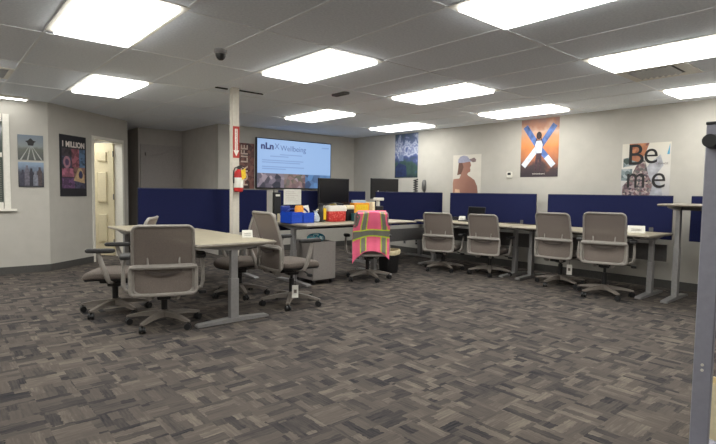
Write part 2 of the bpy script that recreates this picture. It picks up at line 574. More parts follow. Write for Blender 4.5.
# air vent
t = thing('ceiling_vent', 'square louvred grey air vent in the ceiling, right of centre', 'air vent', (5.357, 1.82, H))
bm = NB()
for a in (-1, 1):
    box(bm, a * .245 - .055, a * .245 + .055, -.3, .3, -.008, 0); box(bm, -.19, .19, a * .245 - .055, a * .245 + .055, -.008, 0)
obj('vent_frame', bm, 'white', t)
bm = NB(); box(bm, -.19, .19, -.19, .19, -.002, -.0005); obj('vent_throat', bm, 'ink', t)  # flat black sheet standing in for the shaded duct opening
for k in range(7):
    bm = NB(); y = -.16 + k * .053
    sheet(bm, lambda u, v, y=y: (-.185 + .37 * u, y + .04 * v, -.004 - .018 * v), 1, 1, .002); obj('slat', bm, 'metal', t)
t = thing('ceiling_vent', 'return air grille in the ceiling at the far left edge', 'air vent', (0.42, 6.52, H))
bm = NB()
for a in (-1, 1):
    box(bm, a * .28 - .02, a * .28 + .02, -.3, .3, -.008, 0); box(bm, -.26, .26, a * .28 - .02, a * .28 + .02, -.008, 0)
obj('vent_frame', bm, 'white', t)
bm = NB()
for k in range(12):
    y = -.25 + k * .045; box(bm, -.26, .26, y, y + .02, -.006, -.001)
obj('grille', bm, 'metal', t)
# dome camera
t = thing('dome_camera', 'dark dome security camera on the ceiling, front of the post', 'camera', (1.95, 4.09, H))
bm = NB(); lathe(bm, [(.056, 0), (.056, -.025), (.046, -.036), (.001, -.036)]); obj('mount', bm, 'metal', t, True)
bm = NB(); lathe(bm, [(.044, -.034), (.043, -.05), (.034, -.07), (.02, -.084), (.001, -.088)]); obj('dome', bm, 'black', t, True)
# sensor
t = thing('ceiling_sensor', 'flat dark rectangular sensor on ceiling between two light panels', 'sensor', (3.85, 4.81, H))
bm = NB(); box(bm, -.045, .045, -.125, .125, -.03, 0, .01); obj('housing', bm, 'darkmetal', t)
bm = NB(); box(bm, -.02, .02, -.09, .09, -.036, -.028, .004); obj('lens', bm, 'black', t)

# ------------------------------------------------------------------ support post, sign, extinguisher
CX, CY = 2.785, 5.48
bm = NB(); box(bm, CX - .043, CX + .043, CY - .043, CY + .043, 0, H, .006)
tag(obj('support_post', bm, mat('post_paint', (208, 202, 190), .7, var=.02)), 'slim white square support post carrying the fire extinguisher', 'post')
fy = CY - .043
t = thing('extinguisher_sign', 'red and white arrow sign high on the white post', 'sign', (CX, fy, 0))
bm = NB(); box(bm, -.040, .040, -.004, 0, 1.58, 1.95); obj('sign_board', bm, 'signred', t)
bm = NB(); prism_xz(bm, [(-.018, 1.92), (.018, 1.92), (.018, 1.67), (.036, 1.67), (0, 1.60), (-.036, 1.67), (-.018, 1.67)], -.006, -.004); obj('arrow', bm, 'paper', t)
text('lettering', 'FIRE EXTINGUISHER', .028, 'signred', t, 0, -.0068, 1.79, rot=-PI / 2, align='CENTER')
t = thing('fire_extinguisher', 'red fire extinguisher with yellow tag hung on white post', 'fire extinguisher', (CX + .0, fy - .062, 1.18))
bm = NB(); lathe(bm, [(.04, 0), (.05, .008), (.053, .03), (.053, .21), (.045, .235), (.022, .255), (.018, .265)]); obj('cylinder', bm, 'red', t, True)
bm = NB(); lathe(bm, [(.0535, .05), (.0545, .052), (.0545, .165), (.0535, .167)]); obj('instruction_label', bm, 'paper', t, True)
bm = NB(); cyl(bm, (0, 0, .262), (0, 0, .285), .016); box(bm, -.02, .03, -.012, .012, .283, .298, .003); obj('valve', bm, 'black', t)
bm = NB(); tube(bm, [(-.01, 0, .298), (.03, 0, .308), (.07, 0, .30)], .006, 8); tube(bm, [(-.01, 0, .288), (.03, 0, .29), (.065, 0, .275)], .006, 8); obj('handle', bm, 'black', t)
bm = NB(); tube(bm, [(-.015, -.01, .285), (-.05, -.01, .28), (-.064, -.005, .24), (-.066, 0, .16), (-.062, 0, .10)], .008, 8); obj('hose', bm, 'black', t, True)
bm = NB(); sheet(bm, lambda u, v: (.0 + .055 * u + .012 * v, -.062 - .006 * math.sin(PI * u), .25 - .11 * v + .03 * u), 4, 4, .001); obj('inspection_tag', bm, 'yellow', t)
bm = NB(); box(bm, -.035, .03, .05, .062, .02, .24); obj('bracket', bm, 'darkmetal', t)

# ------------------------------------------------------------------ wall art
RW = -PI / 2   # things on right wall
def art_root(name, label, cat, w, h, loc, rz, m, th=.004):
    """origin: bottom-left corner; x right, z up, facing local -y"""
    t = thing(name, label, cat, loc, rz)
    bm = NB(); box(bm, 0, w, -th, 0, 0, h)
    obj('print_sheet', bm, m, t)
    t['th'] = th
    return t
def shp(t, name, poly, m, k=1):
    th = t['th']
    bm = NB(); prism_xz(bm, poly, -th - .0008 * k, -th - .0008 * (k - 1))
    return obj(name, bm, m, t)
def ell(cx, cz, a, b, n=24, t0=0, t1=2 * PI):
    return [(cx + a * math.cos(t0 + (t1 - t0) * i / n), cz + b * math.sin(t0 + (t1 - t0) * i / n)) for i in range(n)]

# sunset poster with X figure: world Y 4.43 .. 3.79, z 1.48 .. 2.385
w, h = .635, .905
t = art_root('poster', 'sunset orange poster of arms-raised figure on a big X', 'poster', w, h, (WX - .001, 4.43, 1.48), RW,
    grad('sunset_print', [(0, (52, 44, 52)), (.2, (70, 55, 58)), (.3, (166, 104, 76)), (.5, (216, 136, 78)), (.72, (210, 152, 110)), (.84, (204, 172, 152)), (.92, (176, 124, 100)), (1, (150, 116, 108))], 'Z', 0, h, .5, 3.5))
bx = mat('x_print_blue', (78, 106, 166), .5, var=.25, scale=12); bw = mat('x_print_white', (206, 212, 226), .5, var=.08, scale=12)
def bar(x0, z0, x1, z1, wd):
    d = Vector((x1 - x0, z1 - z0)); d.normalize(); n = Vector((-d.y, d.x)) * wd / 2
    return [(x0 + n.x, z0 + n.y), (x1 + n.x, z1 + n.y), (x1 - n.x, z1 - n.y), (x0 - n.x, z0 - n.y)]
shp(t, 'printed_stroke', bar(.07, .80, .30, .47, .09), bx, 1)
shp(t, 'printed_stroke', bar(.33, .47, .57, .80, .09), bx, 1)
shp(t, 'printed_stroke', bar(.05, .17, .30, .47, .09), bw, 1)
shp(t, 'printed_stroke', bar(.32, .45, .56, .17, .09), bx, 2)
shp(t, 'printed_stroke', bar(.44, .31, .56, .17, .088), bw, 3)
shp(t, 'printed_figure', [(.24, .10), (.28, .10), (.31, .28), (.33, .10), (.37, .10), (.36, .34), (.38, .50), (.35, .62), (.34, .58), (.28, .58), (.27, .62), (.24, .50), (.27, .36)], mat('figure_print', (70, 50, 58), .6, var=.15), 4)
shp(t, 'printed_head', ell(.31, .645, .045, .06), mat('figure_hair_print', (54, 38, 42), .6), 4)
shp(t, 'printed_shirt', [(.27, .37), (.36, .37), (.375, .50), (.35, .565), (.27, .565), (.245, .50)], bw, 5)
text('lettering', 'THE POWER OF X', .026, 'paper', t, w * .5, -.0086, .045, align='CENTER')

# Be / one poster: Y 2.86 .. 2.27, z 1.19..1.9
w, h = .60, .72
t = art_root('poster', 'pale collage poster with big black letters above the right desk', 'poster', w, h, (WX - .001, 2.87, 1.19), RW,
    grad('collage_paper', [(0, (176, 172, 176)), (.5, (208, 204, 200)), (1, (214, 208, 196))], 'Z', 0, h, .3, 6))
col1 = mosaic('collage_cyclist_print', [(0, (52, 46, 62)), (.35, (120, 92, 96)), (.6, (168, 150, 152)), (.8, (60, 66, 70)), (1, (186, 168, 160))], 34)
col2 = mosaic('collage_sunset_print', [(0, (150, 88, 64)), (.5, (196, 132, 92)), (1, (112, 74, 72))], 22)
col3 = mosaic('collage_landscape_print', [(0, (58, 72, 70)), (.5, (118, 132, 136)), (1, (168, 176, 180))], 18)
gr = mat('collage_cloud_print', (168, 168, 176), .6, var=.12, scale=14)
shp(t, 'printed_cloud', [(.24, .02), (.52, .02), (.50, .16), (.44, .30), (.52, .42), (.48, .56), (.36, .46), (.26, .30)], gr, 1)
shp(t, 'printed_sky', [(.09, .72), (.34, .72), (.30, .60), (.24, .46), (.12, .50)], col2, 2)
shp(t, 'printed_land', [(.02, .52), (.22, .56), (.24, .44), (.02, .40)], col3, 1)
shp(t, 'printed_land', [(.0, .38), (.14, .38), (.14, .22), (.0, .22)], col3, 1)
shp(t, 'printed_figure', [(.02, .0), (.36, .0), (.40, .16), (.34, .30), (.30, .48), (.24, .52), (.18, .40), (.12, .26), (.02, .14)], col1, 3)
shp(t, 'printed_flag', [(.555, .56), (.585, .56), (.585, .70)], mat('flag_print', (84, 160, 196), .6), 2)
text('lettering', 'B', .40, 'ink', t, .062, -.0085, .555)
text('lettering', 'e', .42, 'ink', t, .268, -.0085, .575, bold=-.001, sx=.95)
text('lettering', 'm', .42, 'ink', t, .06, -.0085, .25, sx=.80)
text('lettering', 'e', .42, 'ink', t, .372, -.0085, .25, bold=-.001, sx=.95)
text('lettering', 'CHANGE', .035, mat('grey_print', (120, 112, 112), .6), t, .43, -.0070, .44)

# cap portrait : Y 5.79 .. 5.18, z 1.2..1.885
w, h = .61, .70
t = art_root('poster', 'pale wall print of a person wearing a cap, turned sideways', 'poster', w, h, (WX - .001, 5.80, 1.19), RW,
    mat('portrait_paper', (208, 202, 192), .6, var=.02, scale=5))
sk = grad('portrait_skin_print', [(0, (172, 128, 110)), (.5, (150, 106, 92)), (1, (132, 92, 80))], 'X', 0, w, .5, 5)
shp(t, 'printed_shoulders', [(.01, .0), (.56, .0), (.54, .14), (.48, .25), (.40, .30), (.34, .33), (.30, .38), (.20, .38), (.15, .28), (.02, .27), (.005, .2)], sk, 1)
shp(t, 'printed_face', [(.13, .36), (.30, .33), (.34, .38), (.385, .40), (.39, .44), (.375, .46), (.40, .51), (.385, .56), (.36, .62), (.18, .62), (.14, .5)], sk, 2)
shp(t, 'printed_hair', [(.10, .34), (.19, .36), (.24, .48), (.20, .58), (.13, .58), (.12, .46)], mat('portrait_hair_print', (104, 72, 62), .6), 3)
shp(t, 'printed_cap', [(.11, .56), (.12, .62), (.16, .67), (.24, .69), (.32, .67), (.36, .62), (.46, .63), (.50, .60), (.48, .575), (.36, .575), (.24, .56)], mat('portrait_cap_print', (150, 150, 172), .6, var=.08), 4)
shp(t, 'printed_brim', [(.36, .61), (.46, .645), (.505, .61), (.50, .57), (.44, .56)], mat('portrait_brim_print', (124, 104, 104), .6), 5)
shp(t, 'printed_top', [(.05, .0), (.17, .0), (.16, .08), (.06, .09)], mat('portrait_top_print', (214, 178, 148), .6), 2)

# blue mountain poster: Y 7.30 .. 6.67, z 1.5..2.38
w, h = .63, .88
t = art_root('poster', 'tall dark blue and green landscape poster near the far corner', 'poster', w, h, (WX - .001, 7.30, 1.5), RW,
    grad('mountain_print', [(0, (38, 52, 60)), (.25, (56, 80, 72)), (.42, (62, 72, 112)), (.52, (84, 96, 142)), (.62, (176, 180, 198)), (.68, (92, 102, 142)), (.76, (164, 170, 190)), (.84, (76, 88, 124)), (1, (72, 88, 98))], 'Z', 0, h, 1.1, 5.5))
shp(t, 'printed_lake', [(.02, .02), (.34, .02), (.32, .24), (.12, .30), (.02, .22)], mat('lake_print', (38, 48, 84), .5, var=.15, scale=14), 1)
shp(t, 'printed_block', [(.12, .34), (.24, .34), (.24, .46), (.12, .46)], mat('block_print', (108, 122, 154), .5, var=.1), 1)

# LIFE poster on back wall: X 4.40..4.78, z 1.25..2.09
w, h = .40, .86
t = art_root('poster', 'red-brown poster with sideways lettering left of the television', 'poster', w, h, (4.38, WY - .001, 1.23), 0,
    mosaic('red_brown_print', [(0, (54, 36, 36)), (.4, (108, 60, 54)), (.7, (132, 88, 78)), (1, (74, 46, 44))], 16))
text('lettering', 'FOR LIFE', .20, mat('life_letters', (206, 182, 168), .6), t, .20, -.0052, .44, rot=PI / 2, align='CENTER', bold=.004)

# MILLION poster on angled wall: s .21..0.765, z 1.07..1.985
ux, uy = math.cos(ANG), math.sin(ANG)
w, h = .56, .915
t = art_root('poster', 'black poster with colourful picture blocks beside the cream door', 'poster', w, h, (1.33 + ux * .21 + uy * .001, 8.28 + uy * .21 - ux * .001, 1.07), ANG,
    mat('black_poster_print', (34, 33, 40), .5, var=.08), th=.008)
bl = [('a', .04, .12, .30, .28, (102, 73, 108)), ('b', .30, .12, .53, .26, (66, 64, 84)), ('c', .04, .29, .28, .42, (153, 93, 112)), ('d', .28, .26, .53, .44, (120, 91, 84)),
      ('e', .04, .42, .24, .60, (64, 66, 84)), ('f', .24, .44, .40, .72, (136, 82, 93)), ('g', .40, .44, .53, .72, (78, 100, 127)), ('h', .04, .60, .24, .72, (64, 56, 62))]
for (_, xa, za, xb, zb, c) in bl:
    shp(t, 'printed_block', [(xa, za), (xb, za), (xb, zb), (xa, zb)], mosaic('block_print', [(0, tuple(v * .7 for v in c)), (.5, c), (1, tuple(min(255, v * 1.25) for v in c))], 20), 1)
shp(t, 'printed_ring', ell(.14, .51, .075, .09), mat('ring_print', (160, 118, 132), .5, var=.1), 2)
shp(t, 'printed_ring', ell(.14, .51, .04, .05), mat('ring_centre_print', (90, 70, 100), .5), 3)
shp(t, 'printed_plane', [(.27, .24), (.52, .20), (.50, .34), (.44, .43), (.38, .43), (.34, .34)], mat('plane_print', (186, 158, 122), .5, var=.1), 2)
shp(t, 'printed_plane', ell(.43, .33, .045, .06), mat('plane_hole_print', (58, 60, 96), .5), 3)
text('lettering', '1 MILLION', .115, mat('million_letters', (222, 212, 206), .6), t, w * .5, -.0092, .775, align='CENTER', bold=.004, sx=.92)

# two stacked photos on left wall: X .965..1.265
w, h = .30, .345
t = art_root('photo_print', 'square photo print of a runway track, upper of two on left wall', 'picture', w, h, (.968, LY - .001, 1.575), 0,
    grad('track_print', [(0, (70, 74, 74)), (.45, (96, 98, 92)), (.58, (122, 128, 130)), (1, (104, 116, 132))], 'Z', 0, h, .35, 14), th=.012)
tl = mat('track_line_print', (156, 158, 154), .6, var=.06)
for a, b in ((.02, .13), (.10, .145), (.19, .155), (.27, .165)):
    shp(t, 'printed_line', [(a, 0), (a + .02, 0), (b + .004, .19), (b, .19)], tl, 1)
shp(t, 'printed_figure', [(.12, .20), (.18, .20), (.19, .24), (.215, .26), (.18, .27), (.165, .29), (.15, .30), (.135, .29), (.12, .27), (.085, .26), (.11, .24)], 'ink', 2)
t = art_root('photo_print', 'dark photo print of a crowd, lower of two on left wall', 'picture', w, h, (.968, LY - .001, 1.20), 0,
    grad('crowd_print', [(0, (44, 44, 52)), (.6, (66, 66, 78)), (.85, (120, 136, 158)), (1, (132, 150, 172))], 'Z', 0, h, .4, 12), th=.012)
for i, (x, zt, c) in enumerate([(.05, .24, (58, 56, 72)), (.10, .30, (96, 92, 104)), (.15, .26, (40, 40, 52)), (.20, .22, (110, 112, 124)), (.25, .28, (70, 60, 62))]):
    shp(t, 'printed_figure', [(x - .03, .02), (x + .03, .02), (x + .028, zt - .06), (x + .014, zt - .04), (x + .012, zt), (x - .012, zt), (x - .014, zt - .04), (x - .028, zt - .06)], mat('crowd_figure_print', c, .6, var=.15), 1 + i % 2)

# thermostat, outlets
t = thing('thermostat', 'small white thermostat on right wall left of the sunset poster', 'thermostat', (WX, 4.62, 1.52), RW)
bm = NB(); box(bm, -.05, .05, -.025, 0, -.05, .05, .008); obj('housing', bm, 'white', t)
bm = NB(); box(bm, -.03, .03, -.028, -.024, -.005, .035); obj('display', bm, 'black', t)
for y, lb in ((6.98, 'wall outlet low on right wall, farther left of two'), (6.66, 'wall outlet low on right wall, closer to the desk chairs')):
    t = thing('wall_outlet', lb, 'outlet', (WX, y, .23), RW, 'low wall outlets')
    bm = NB(); box(bm, -.04, .04, -.008, 0, -.06, .06, .003); obj('cover_plate', bm, 'metal', t)
    bm = NB(); box(bm, -.02, .02, -.011, -.007, .01, .04); box(bm, -.02, .02, -.011, -.007, -.04, -.01); obj('socket', bm, 'ink', t)

# television
t = thing('television', 'large wall-mounted television showing a light blue wellbeing slide', 'television', (4.80, WY - .06, 1.24))
TW, THh = 1.80, .98
bm = NB(); box(bm, 0, TW, 0, .05, 0, THh, .006); obj('housing', bm, 'bezel', t)
bm = NB(); box(bm, .4, 1.4, .05, .06, .3, .7); obj('wall_mount', bm, 'black', t)
sc = emit('slide_background', (156, 190, 236), .62)
bm = NB(); box(bm, .018, TW - .018, -.002, 0, .022, THh - .018); s = obj('screen', bm, sc, t)
dk = emit('slide_title_ink', (22, 40, 110), .55); mid = emit('slide_title_grey', (84, 112, 168), .6); ln = emit('slide_text_ink', (130, 162, 212), .6)
text('slide_title', 'nLn', .17, dk, t, .09, -.003, .82, bold=.007, sx=1.15)
text('slide_title', 'X', .16, mid, t, .395, -.003, .825)
text('slide_title', 'Wellbeing', .15, mid, t, .53, -.003, .80)
for z, a, b in ((.665, .52, 1.05), (.625, .30, .72), (.545, .12, 1.08), (.505, .12, 1.0), (.42, .12, 1.1), (.38, .12, .66), (.86, 1.55, 1.74)):
    bm = NB(); box(bm, a, b, -.003, -.002, z, z + .018); obj('slide_line', bm, ln, t)
def pict(nm, x0, x1, stops, sc_):
    N = NT(nm)
    tc = N.n('ShaderNodeTexCoord'); v = N.n('ShaderNodeTexVoronoi'); v.inputs['Scale'].default_value = sc_
    N.l(tc.outputs['Object'], v.inputs['Vector'])
    sp = N.n('ShaderNodeSeparateColor'); N.l(v.outputs['Color'], sp.inputs[0])
    r = N.ramp(stops); N.l(sp.outputs[0], r.inputs['Fac'])
    N.l(r.outputs['Color'], N.b.inputs['Emission Color']); N.b.inputs['Emission Strength'].default_value = .6
    N.b.inputs['Base Color'].default_value = (.02, .02, .02, 1)
    bm = NB(); box(bm, x0, x1, -.003, -.002, .022, .30); obj('slide_picture', bm, N.m, t)
pict('slide_photo_people', .018, .62, [(0, (30, 34, 52)), (.5, (120, 110, 124)), (1, (176, 160, 168))], 9)
pict('slide_photo_garden', .62, 1.13, [(0, (52, 44, 60)), (.4, (150, 120, 118)), (.7, (84, 86, 70)), (1, (170, 150, 160))], 12)
pict('slide_photo_water', 1.13, TW - .018, [(0, (44, 60, 96)), (.5, (92, 138, 190)), (1, (60, 64, 96))], 6)

# ------------------------------------------------------------------ privacy panels
def panel_proto():
    t = thing('privacy_panel', '', 'desk panel')
    bm = NB(); box(bm, -.83, .83, -.012, .012, .655, 1.205, .005); obj('felt_panel', bm, 'navy', t)
    bm = NB(); tube(bm, [(-.83, 0, .655), (-.83, 0, 1.205), (.83, 0, 1.205), (.83, 0, .655)], .008, 4); obj('edge_trim', bm, 'navyedge', t)
    for x in (-.6, .6):
        bm = NB(); box(bm, x - .025, x + .025, -.11, -.012, .680, .705); box(bm, x - .025, x + .025, -.018, -.010, .68, .80); obj('clamp', bm, 'darkmetal', t)
    return t
pp = panel_proto()
PN = [
    ((2.64, 5.90, 0), PI, 'navy felt desk panel behind the white post, leftmost in the photo'),
    ((4.405, 5.89, 0), 0.0, 'navy felt desk panel behind the blue caddy and monitor'),
    ((6.30, 5.90, 0), PI, 'navy felt desk panel just right of the pink vest chair'),
    ((7.07, 4.83, 0), RW, 'navy felt desk panel behind the laptop along the right wall'),
    ((7.07, 2.98, 0), RW, 'navy felt desk panel below the big-letter collage poster'),
    ((7.07, 1.12, 0), RW, 'navy felt desk panel behind the raised standing desk'),
]
for i, (loc, rz, lb) in enumerate(PN):
    o = pp if i == 0 else copy_tree(pp)
    o.location = loc; o.rotation_euler = (0, 0, rz); o['label'] = lb; o['group'] = 'navy privacy panels'

# ------------------------------------------------------------------ desks
def make_desk(label, loc, rz, w, d, h, group=None, foot=.72, tray=False, legx=None, top='wood'):
    """user side is local -y; origin on the floor at the centre of the desk"""
    t = thing('height_adjustable_desk', label, 'desk', loc, rz, group)
    bm = NB(); box(bm, -w / 2, w / 2, -d / 2, d / 2, h - .028, h, .006); obj('desktop', bm, top, t)
    bm = NB()
    tube(bm, [(-w / 2, -d / 2 - .0005, h - .014), (w / 2, -d / 2 - .0005, h - .014), (w / 2 + .0005, d / 2, h - .014), (-w / 2, d / 2 + .0005, h - .014)], .0115, 4, closed=True, ref=(0, 0, 1)); obj('edge_band', bm, 'edge', t)
    legx = legx or (-w / 2 + .1, w / 2 - .1)
    for x in legx:
        bm = NB(); box(bm, x - .03, x + .03, -.04, .04, .03, h * .55, .004); box(bm, x - .024, x + .024, -.033, .033, h * .5, h - .05, .003)
        lg = obj('leg', bm, 'metal', t)
        bm = NB()
        rings_solid(bm, [[(x - .035, y, .006), (x + .035, y, .006), (x + .035, y, zt), (x - .035, y, zt)] for y, zt in ((-foot / 2, .022), (-foot / 2 + .02, .03), (-.05, .045), (.05, .045), (foot / 2 - .02, .03), (foot / 2, .022))])
        for yy in (-foot / 2 + .04, foot / 2 - .04):
            cyl(bm, (x, yy, 0), (x, yy, .008), .02, n=12)
        obj('foot', bm, 'metal', lg)
        bm = NB(); rings_solid(bm, [[(x - .03, y, zb), (x + .03, y, zb), (x + .03, y, h - .028), (x - .03, y, h - .028)] for y, zb in ((-d * .40, h - .042), (-.06, h - .075), (.06, h - .075), (d * .40, h - .042))])
        obj('bracket', bm, 'metal', t)
    bm = NB(); box(bm, legx[0], legx[1], -.03, .03, h - .075, h - .035); obj('crossbeam', bm, 'darkmetal', t)
    bm = NB(); box(bm, w / 2 - .30, w / 2 - .18, -d / 2 + .01, -d / 2 + .05, h - .05, h - .028, .004); obj('control_keypad', bm, 'black', t)
    if tray:
        bm = NB(); box(bm, -w / 2 + .05, w / 2 - .05, d / 2 - .03, d / 2 - .01, h - .36, h - .15); obj('modesty_tray', bm, 'darkmetal', t)
    return t
DG = 'height-adjustable desks'
ZC = .785
make_desk('pale desk end nearest the camera, beside the grey chair row', (2.09, 4.93, 0), PI / 2, 1.80, .76, .735, DG, foot=.70)
make_desk('pale desk on the far side of the leftmost navy panel', (2.57, 6.30, 0), PI, 1.76, .74, .735, DG)
make_desk('pale desk holding the blue caddy and red box', (4.50, 5.44, 0), 0.0, 1.96, .84, ZC, DG, legx=(-.90, .53))
make_desk('desk behind the navy panel right of the pink vest', (6.30, 6.32, 0), PI, 1.66, .78, .735, DG, tray=True)
make_desk('long pale desk carrying the laptop along the right wall', (6.585, 4.82, 0), RW, 1.77, .77, .75, DG, tray=True)
make_desk('long pale desk with a white card beside the standing desk', (6.585, 2.99, 0), RW, 1.77, .77, .75, DG, tray=True)
make_desk('raised standing desk, tallest desk, beside the grey upright', (6.585, 1.15, 0), RW, 1.77, .77, 1.12, DG, top='edge')

# ------------------------------------------------------------------ office chair
def yb(z):
    P = [(.40, -.235), (.50, -.235), (.60, -.228), (.70, -.24), (.85, -.285), (1.02, -.345)]
    for (z0, y0), (z1, y1) in zip(P, P[1:]):
        if z <= z1:
            return y0 + (y1 - y0) * (z - z0) / (z1 - z0)
    return P[-1][1]
def hw(z):
    P = [(.40, .195), (.45, .215), (.60, .220), (1.02, .212)]
    for (z0, y0), (z1, y1) in zip(P, P[1:]):
        if z <= z1:
            return y0 + (y1 - y0) * (z - z0) / (z1 - z0)
    return P[-1][1]
def backpt(x, z, off=0.0):
    u = x / .24
    return (x, yb(z) - .035 * (1 - min(1, u * u)) - off, z)
def round_rect(x0, x1, z0, z1, r, n=5):
    o = []
    for cx, cz, a0 in ((x1 - r, z1 - r, 0), (x0 + r, z1 - r, PI / 2), (x0 + r, z0 + r, PI), (x1 - r, z0 + r, 1.5 * PI)):
        for k in range(n + 1):
            a = a0 + PI / 2 * k / n
            o.append((cx + r * math.cos(a), cz + r * math.sin(a)))
    # subdivide the straight runs
    out = []
    for i, p in enumerate(o):
        q = o[(i + 1) % len(o)]
        L = math.hypot(q[0] - p[0], q[1] - p[1]); m = max(1, int(L / .05))
        for k in range(m):
            out.append((p[0] + (q[0] - p[0]) * k / m, p[1] + (q[1] - p[1]) * k / m))
    return out

def make_chair():
    t = thing('office_chair', '', 'chair')
    # five-star base
    bm = NB(); lathe(bm, [(.045, .075), (.05, .085), (.048, .125), (.03, .14)], 20)
    for k in range(5):
        a = 2 * PI * k / 5
        ca, sa = math.cos(a), math.sin(a)
        rs = []
        for r, zt, hh, ww in ((.03, .128, .05, .034), (.10, .125, .04, .03), (.20, .112, .03, .025), (.29, .092, .022, .02), (.322, .084, .014, .014)):
            rs.append([(ca * r - sa * s * ww, sa * r + ca * s * ww, z) for s, z in ((-1, zt - hh), (1, zt - hh), (.75, zt), (-.75, zt))])
        rings_solid(bm, rs)
    base = obj('star_base', bm, 'starbase', t, True)
    for k in range(5):
        a = 2 * PI * k / 5
        c = Vector((math.cos(a) * .305, math.sin(a) * .305, 0)); s = Vector((-math.sin(a + .6), math.cos(a + .6), 0))
        bm = NB()
        for e in (-1, 1):
            cyl(bm, c + s * (e * .008) + Vector((0, 0, .03)), c + s * (e * .026) + Vector((0, 0, .03)), .030, .027, 18)
        tube(bm, [c + Vector((0, 0, .03)) - s * .012, c + Vector((0, 0, .03)) + s * .012], .016, 10)
        cyl(bm, c + Vector((0, 0, .03)), c + Vector((0, 0, .085)), .010, n=10)
        obj('caster', bm, 'black', base, True)
    bm = NB(); cyl(bm, (0, 0, .12), (0, 0, .28), .027); cyl(bm, (0, 0, .27), (0, 0, .42), .016); obj('gas_lift', bm, 'black', t, True)
    up = []
    bm = NB(); box(bm, -.085, .085, -.14, .12, .375, .425, .012); box(bm, -.05, .05, -.24, -.1, .37, .405, .01); box(bm, -.05, .05, -.06, .06, .34, .38, .01); up.append(obj('tilt_mechanism', bm, 'black', t, True))
    bm = NB(); tube(bm, [(.06, .02, .395), (.20, .03, .395), (.29, .03, .375)], .007, 8); box(bm, .27, .33, .01, .05, .355, .385, .008); up.append(obj('height_lever', bm, 'black', t, True))
    # seat
    def ring(sc_, z, e=3.6):
        out = []
        for x, y in superell(0, .01, .245 * sc_, .245 * sc_, e, 36):
            dz = -.028 * max(0, (y - .10) / .15) ** 2
            out.append((x, y, z + dz))
        return out
    bm = NB(); rings_solid(bm, [ring(.80, .418), ring(.93, .424), ring(.97, .436), ring(.97, .444)]); sh = obj('seat_shell', bm, 'black', t, True); up.append(sh)
    bm = NB(); rings_solid(bm, [ring(.95, .440), ring(1.0, .452), ring(1.01, .472), ring(.98, .492), ring(.9, .503), ring(.6, .506), ring(.2, .505)]); up.append(obj('seat', bm, 'seat', t, True))
    # back frame, mesh
    top, bot = 1.0, .425
    pts = round_rect(-1, 1, bot, top, .05)
    P = []
    for x, z in pts:
        k = hw(z)
        # keep corner radius sensible in x
        xx = max(-1, min(1, x))
        P.append(xx * k)
    pts2 = round_rect(-.235, .235, bot, top, .05)
    path = []
    for x, z in pts2:
        s = hw(z) / .235
        path.append(Vector(backpt(x * s, z)))
    bm = NB(); tube(bm, path, .0155, 8, closed=True, flat=.85, ref=(0, 1, 0)); bf = obj('back_frame', bm, 'frame', t, True); up.append(bf)
    def msurf(u, v):
        z = bot + .008 + (top - bot - .016) * v
        x = (-1 + 2 * u) * (hw(z) - .006)
        if z > top - .05: x *= 1 - .08 * ((z - top + .05) / .05) ** 2
        if z < bot + .05: x *= 1 - .08 * ((bot + .05 - z) / .05) ** 2
        return backpt(x, z)
    bm = NB(); sheet(bm, msurf, 14, 18, .004); up.append(obj('mesh_back', bm, 'mesh', t, True))
    # rear support loop and cross bar
    loop = [Vector((x, yb(z) - .032 - .03 * (1 - (x / .26) ** 2), z)) for x, z in round_rect(-.235, .235, .425, .665, .035)]
    bm = NB(); tube(bm, loop, .0135, 8, closed=True, flat=1.15, ref=(0, 1, 0))
    xs = [-.238 + .476 * i / 12 for i in range(13)]
    tube(bm, [(x, yb(.655) - .036 - .03 * (1 - (x / .26) ** 2), .655) for x in xs], .018, 8)
    for s in (-1, 1):
        tube(bm, [(s * .11, yb(.655) - .055, .65), (s * .115, yb(.72) - .03, .74)], [.010, .006], 8)
        tube(bm, [(s * .233, yb(.52) - .03, .53), (s * .216, yb(.5), .5)], .012, 8)
        tube(bm, [(s * .09, -.20, .385), (s * .10, -.26, .39), (s * .11, -.285, .425)], [.02, .018, .014], 8)
    up.append(obj('back_support', bm, 'frame', t, True))
    bm = NB(); sheet(bm, lambda u, v: (lambda x, z: (x, yb(z) - .036 + .0 - .030 * (1 - (x / .25) ** 2), z))(-.13 + .26 * u, .612 + .022 * v - .025 * (1 - (2 * u - 1) ** 2)), 10, 2, .008); up.append(obj('lumbar_slider', bm, 'slider', t, True))
    bm = NB(); sheet(bm, lambda u, v: (lambda x, z: (x, yb(z) - .035 * (1 - (x / .24) ** 2) + .010, z))(-.14 + .28 * u, .665 + .07 * v), 10, 4, .012); up.append(obj('lumbar_pad', bm, 'lumbar', t, True))
    for s in (-1, 1):
        bm = NB()
        tube(bm, [(s * .10, -.03, .408), (s * .22, -.03, .408), (s * .285, -.025, .425), (s * .30, -.01, .47), (s * .302, .03, .57), (s * .295, .06, .655)], [.016, .017, .02, .024, .022, .018], 10, flat=.7, ref=(0, 1, 0))
        am = obj('armrest', bm, 'frame', t, True); up.append(am)
        bm = NB(); rings_solid(bm, [[(x, y, z) for x, y in superell(s * .285, .045, .043 * k, .125 * k, 3.2, 24)] for k, z in ((.9, .650), (1, .657), (1, .672), (.9, .680))])
        obj('arm_pad', bm, 'pad', am, True)
    t['n_up'] = 0
    del t['n_up']
    return t, [o.name.split('.')[0] for o in up]
proto, UP = make_chair()
first = [True]
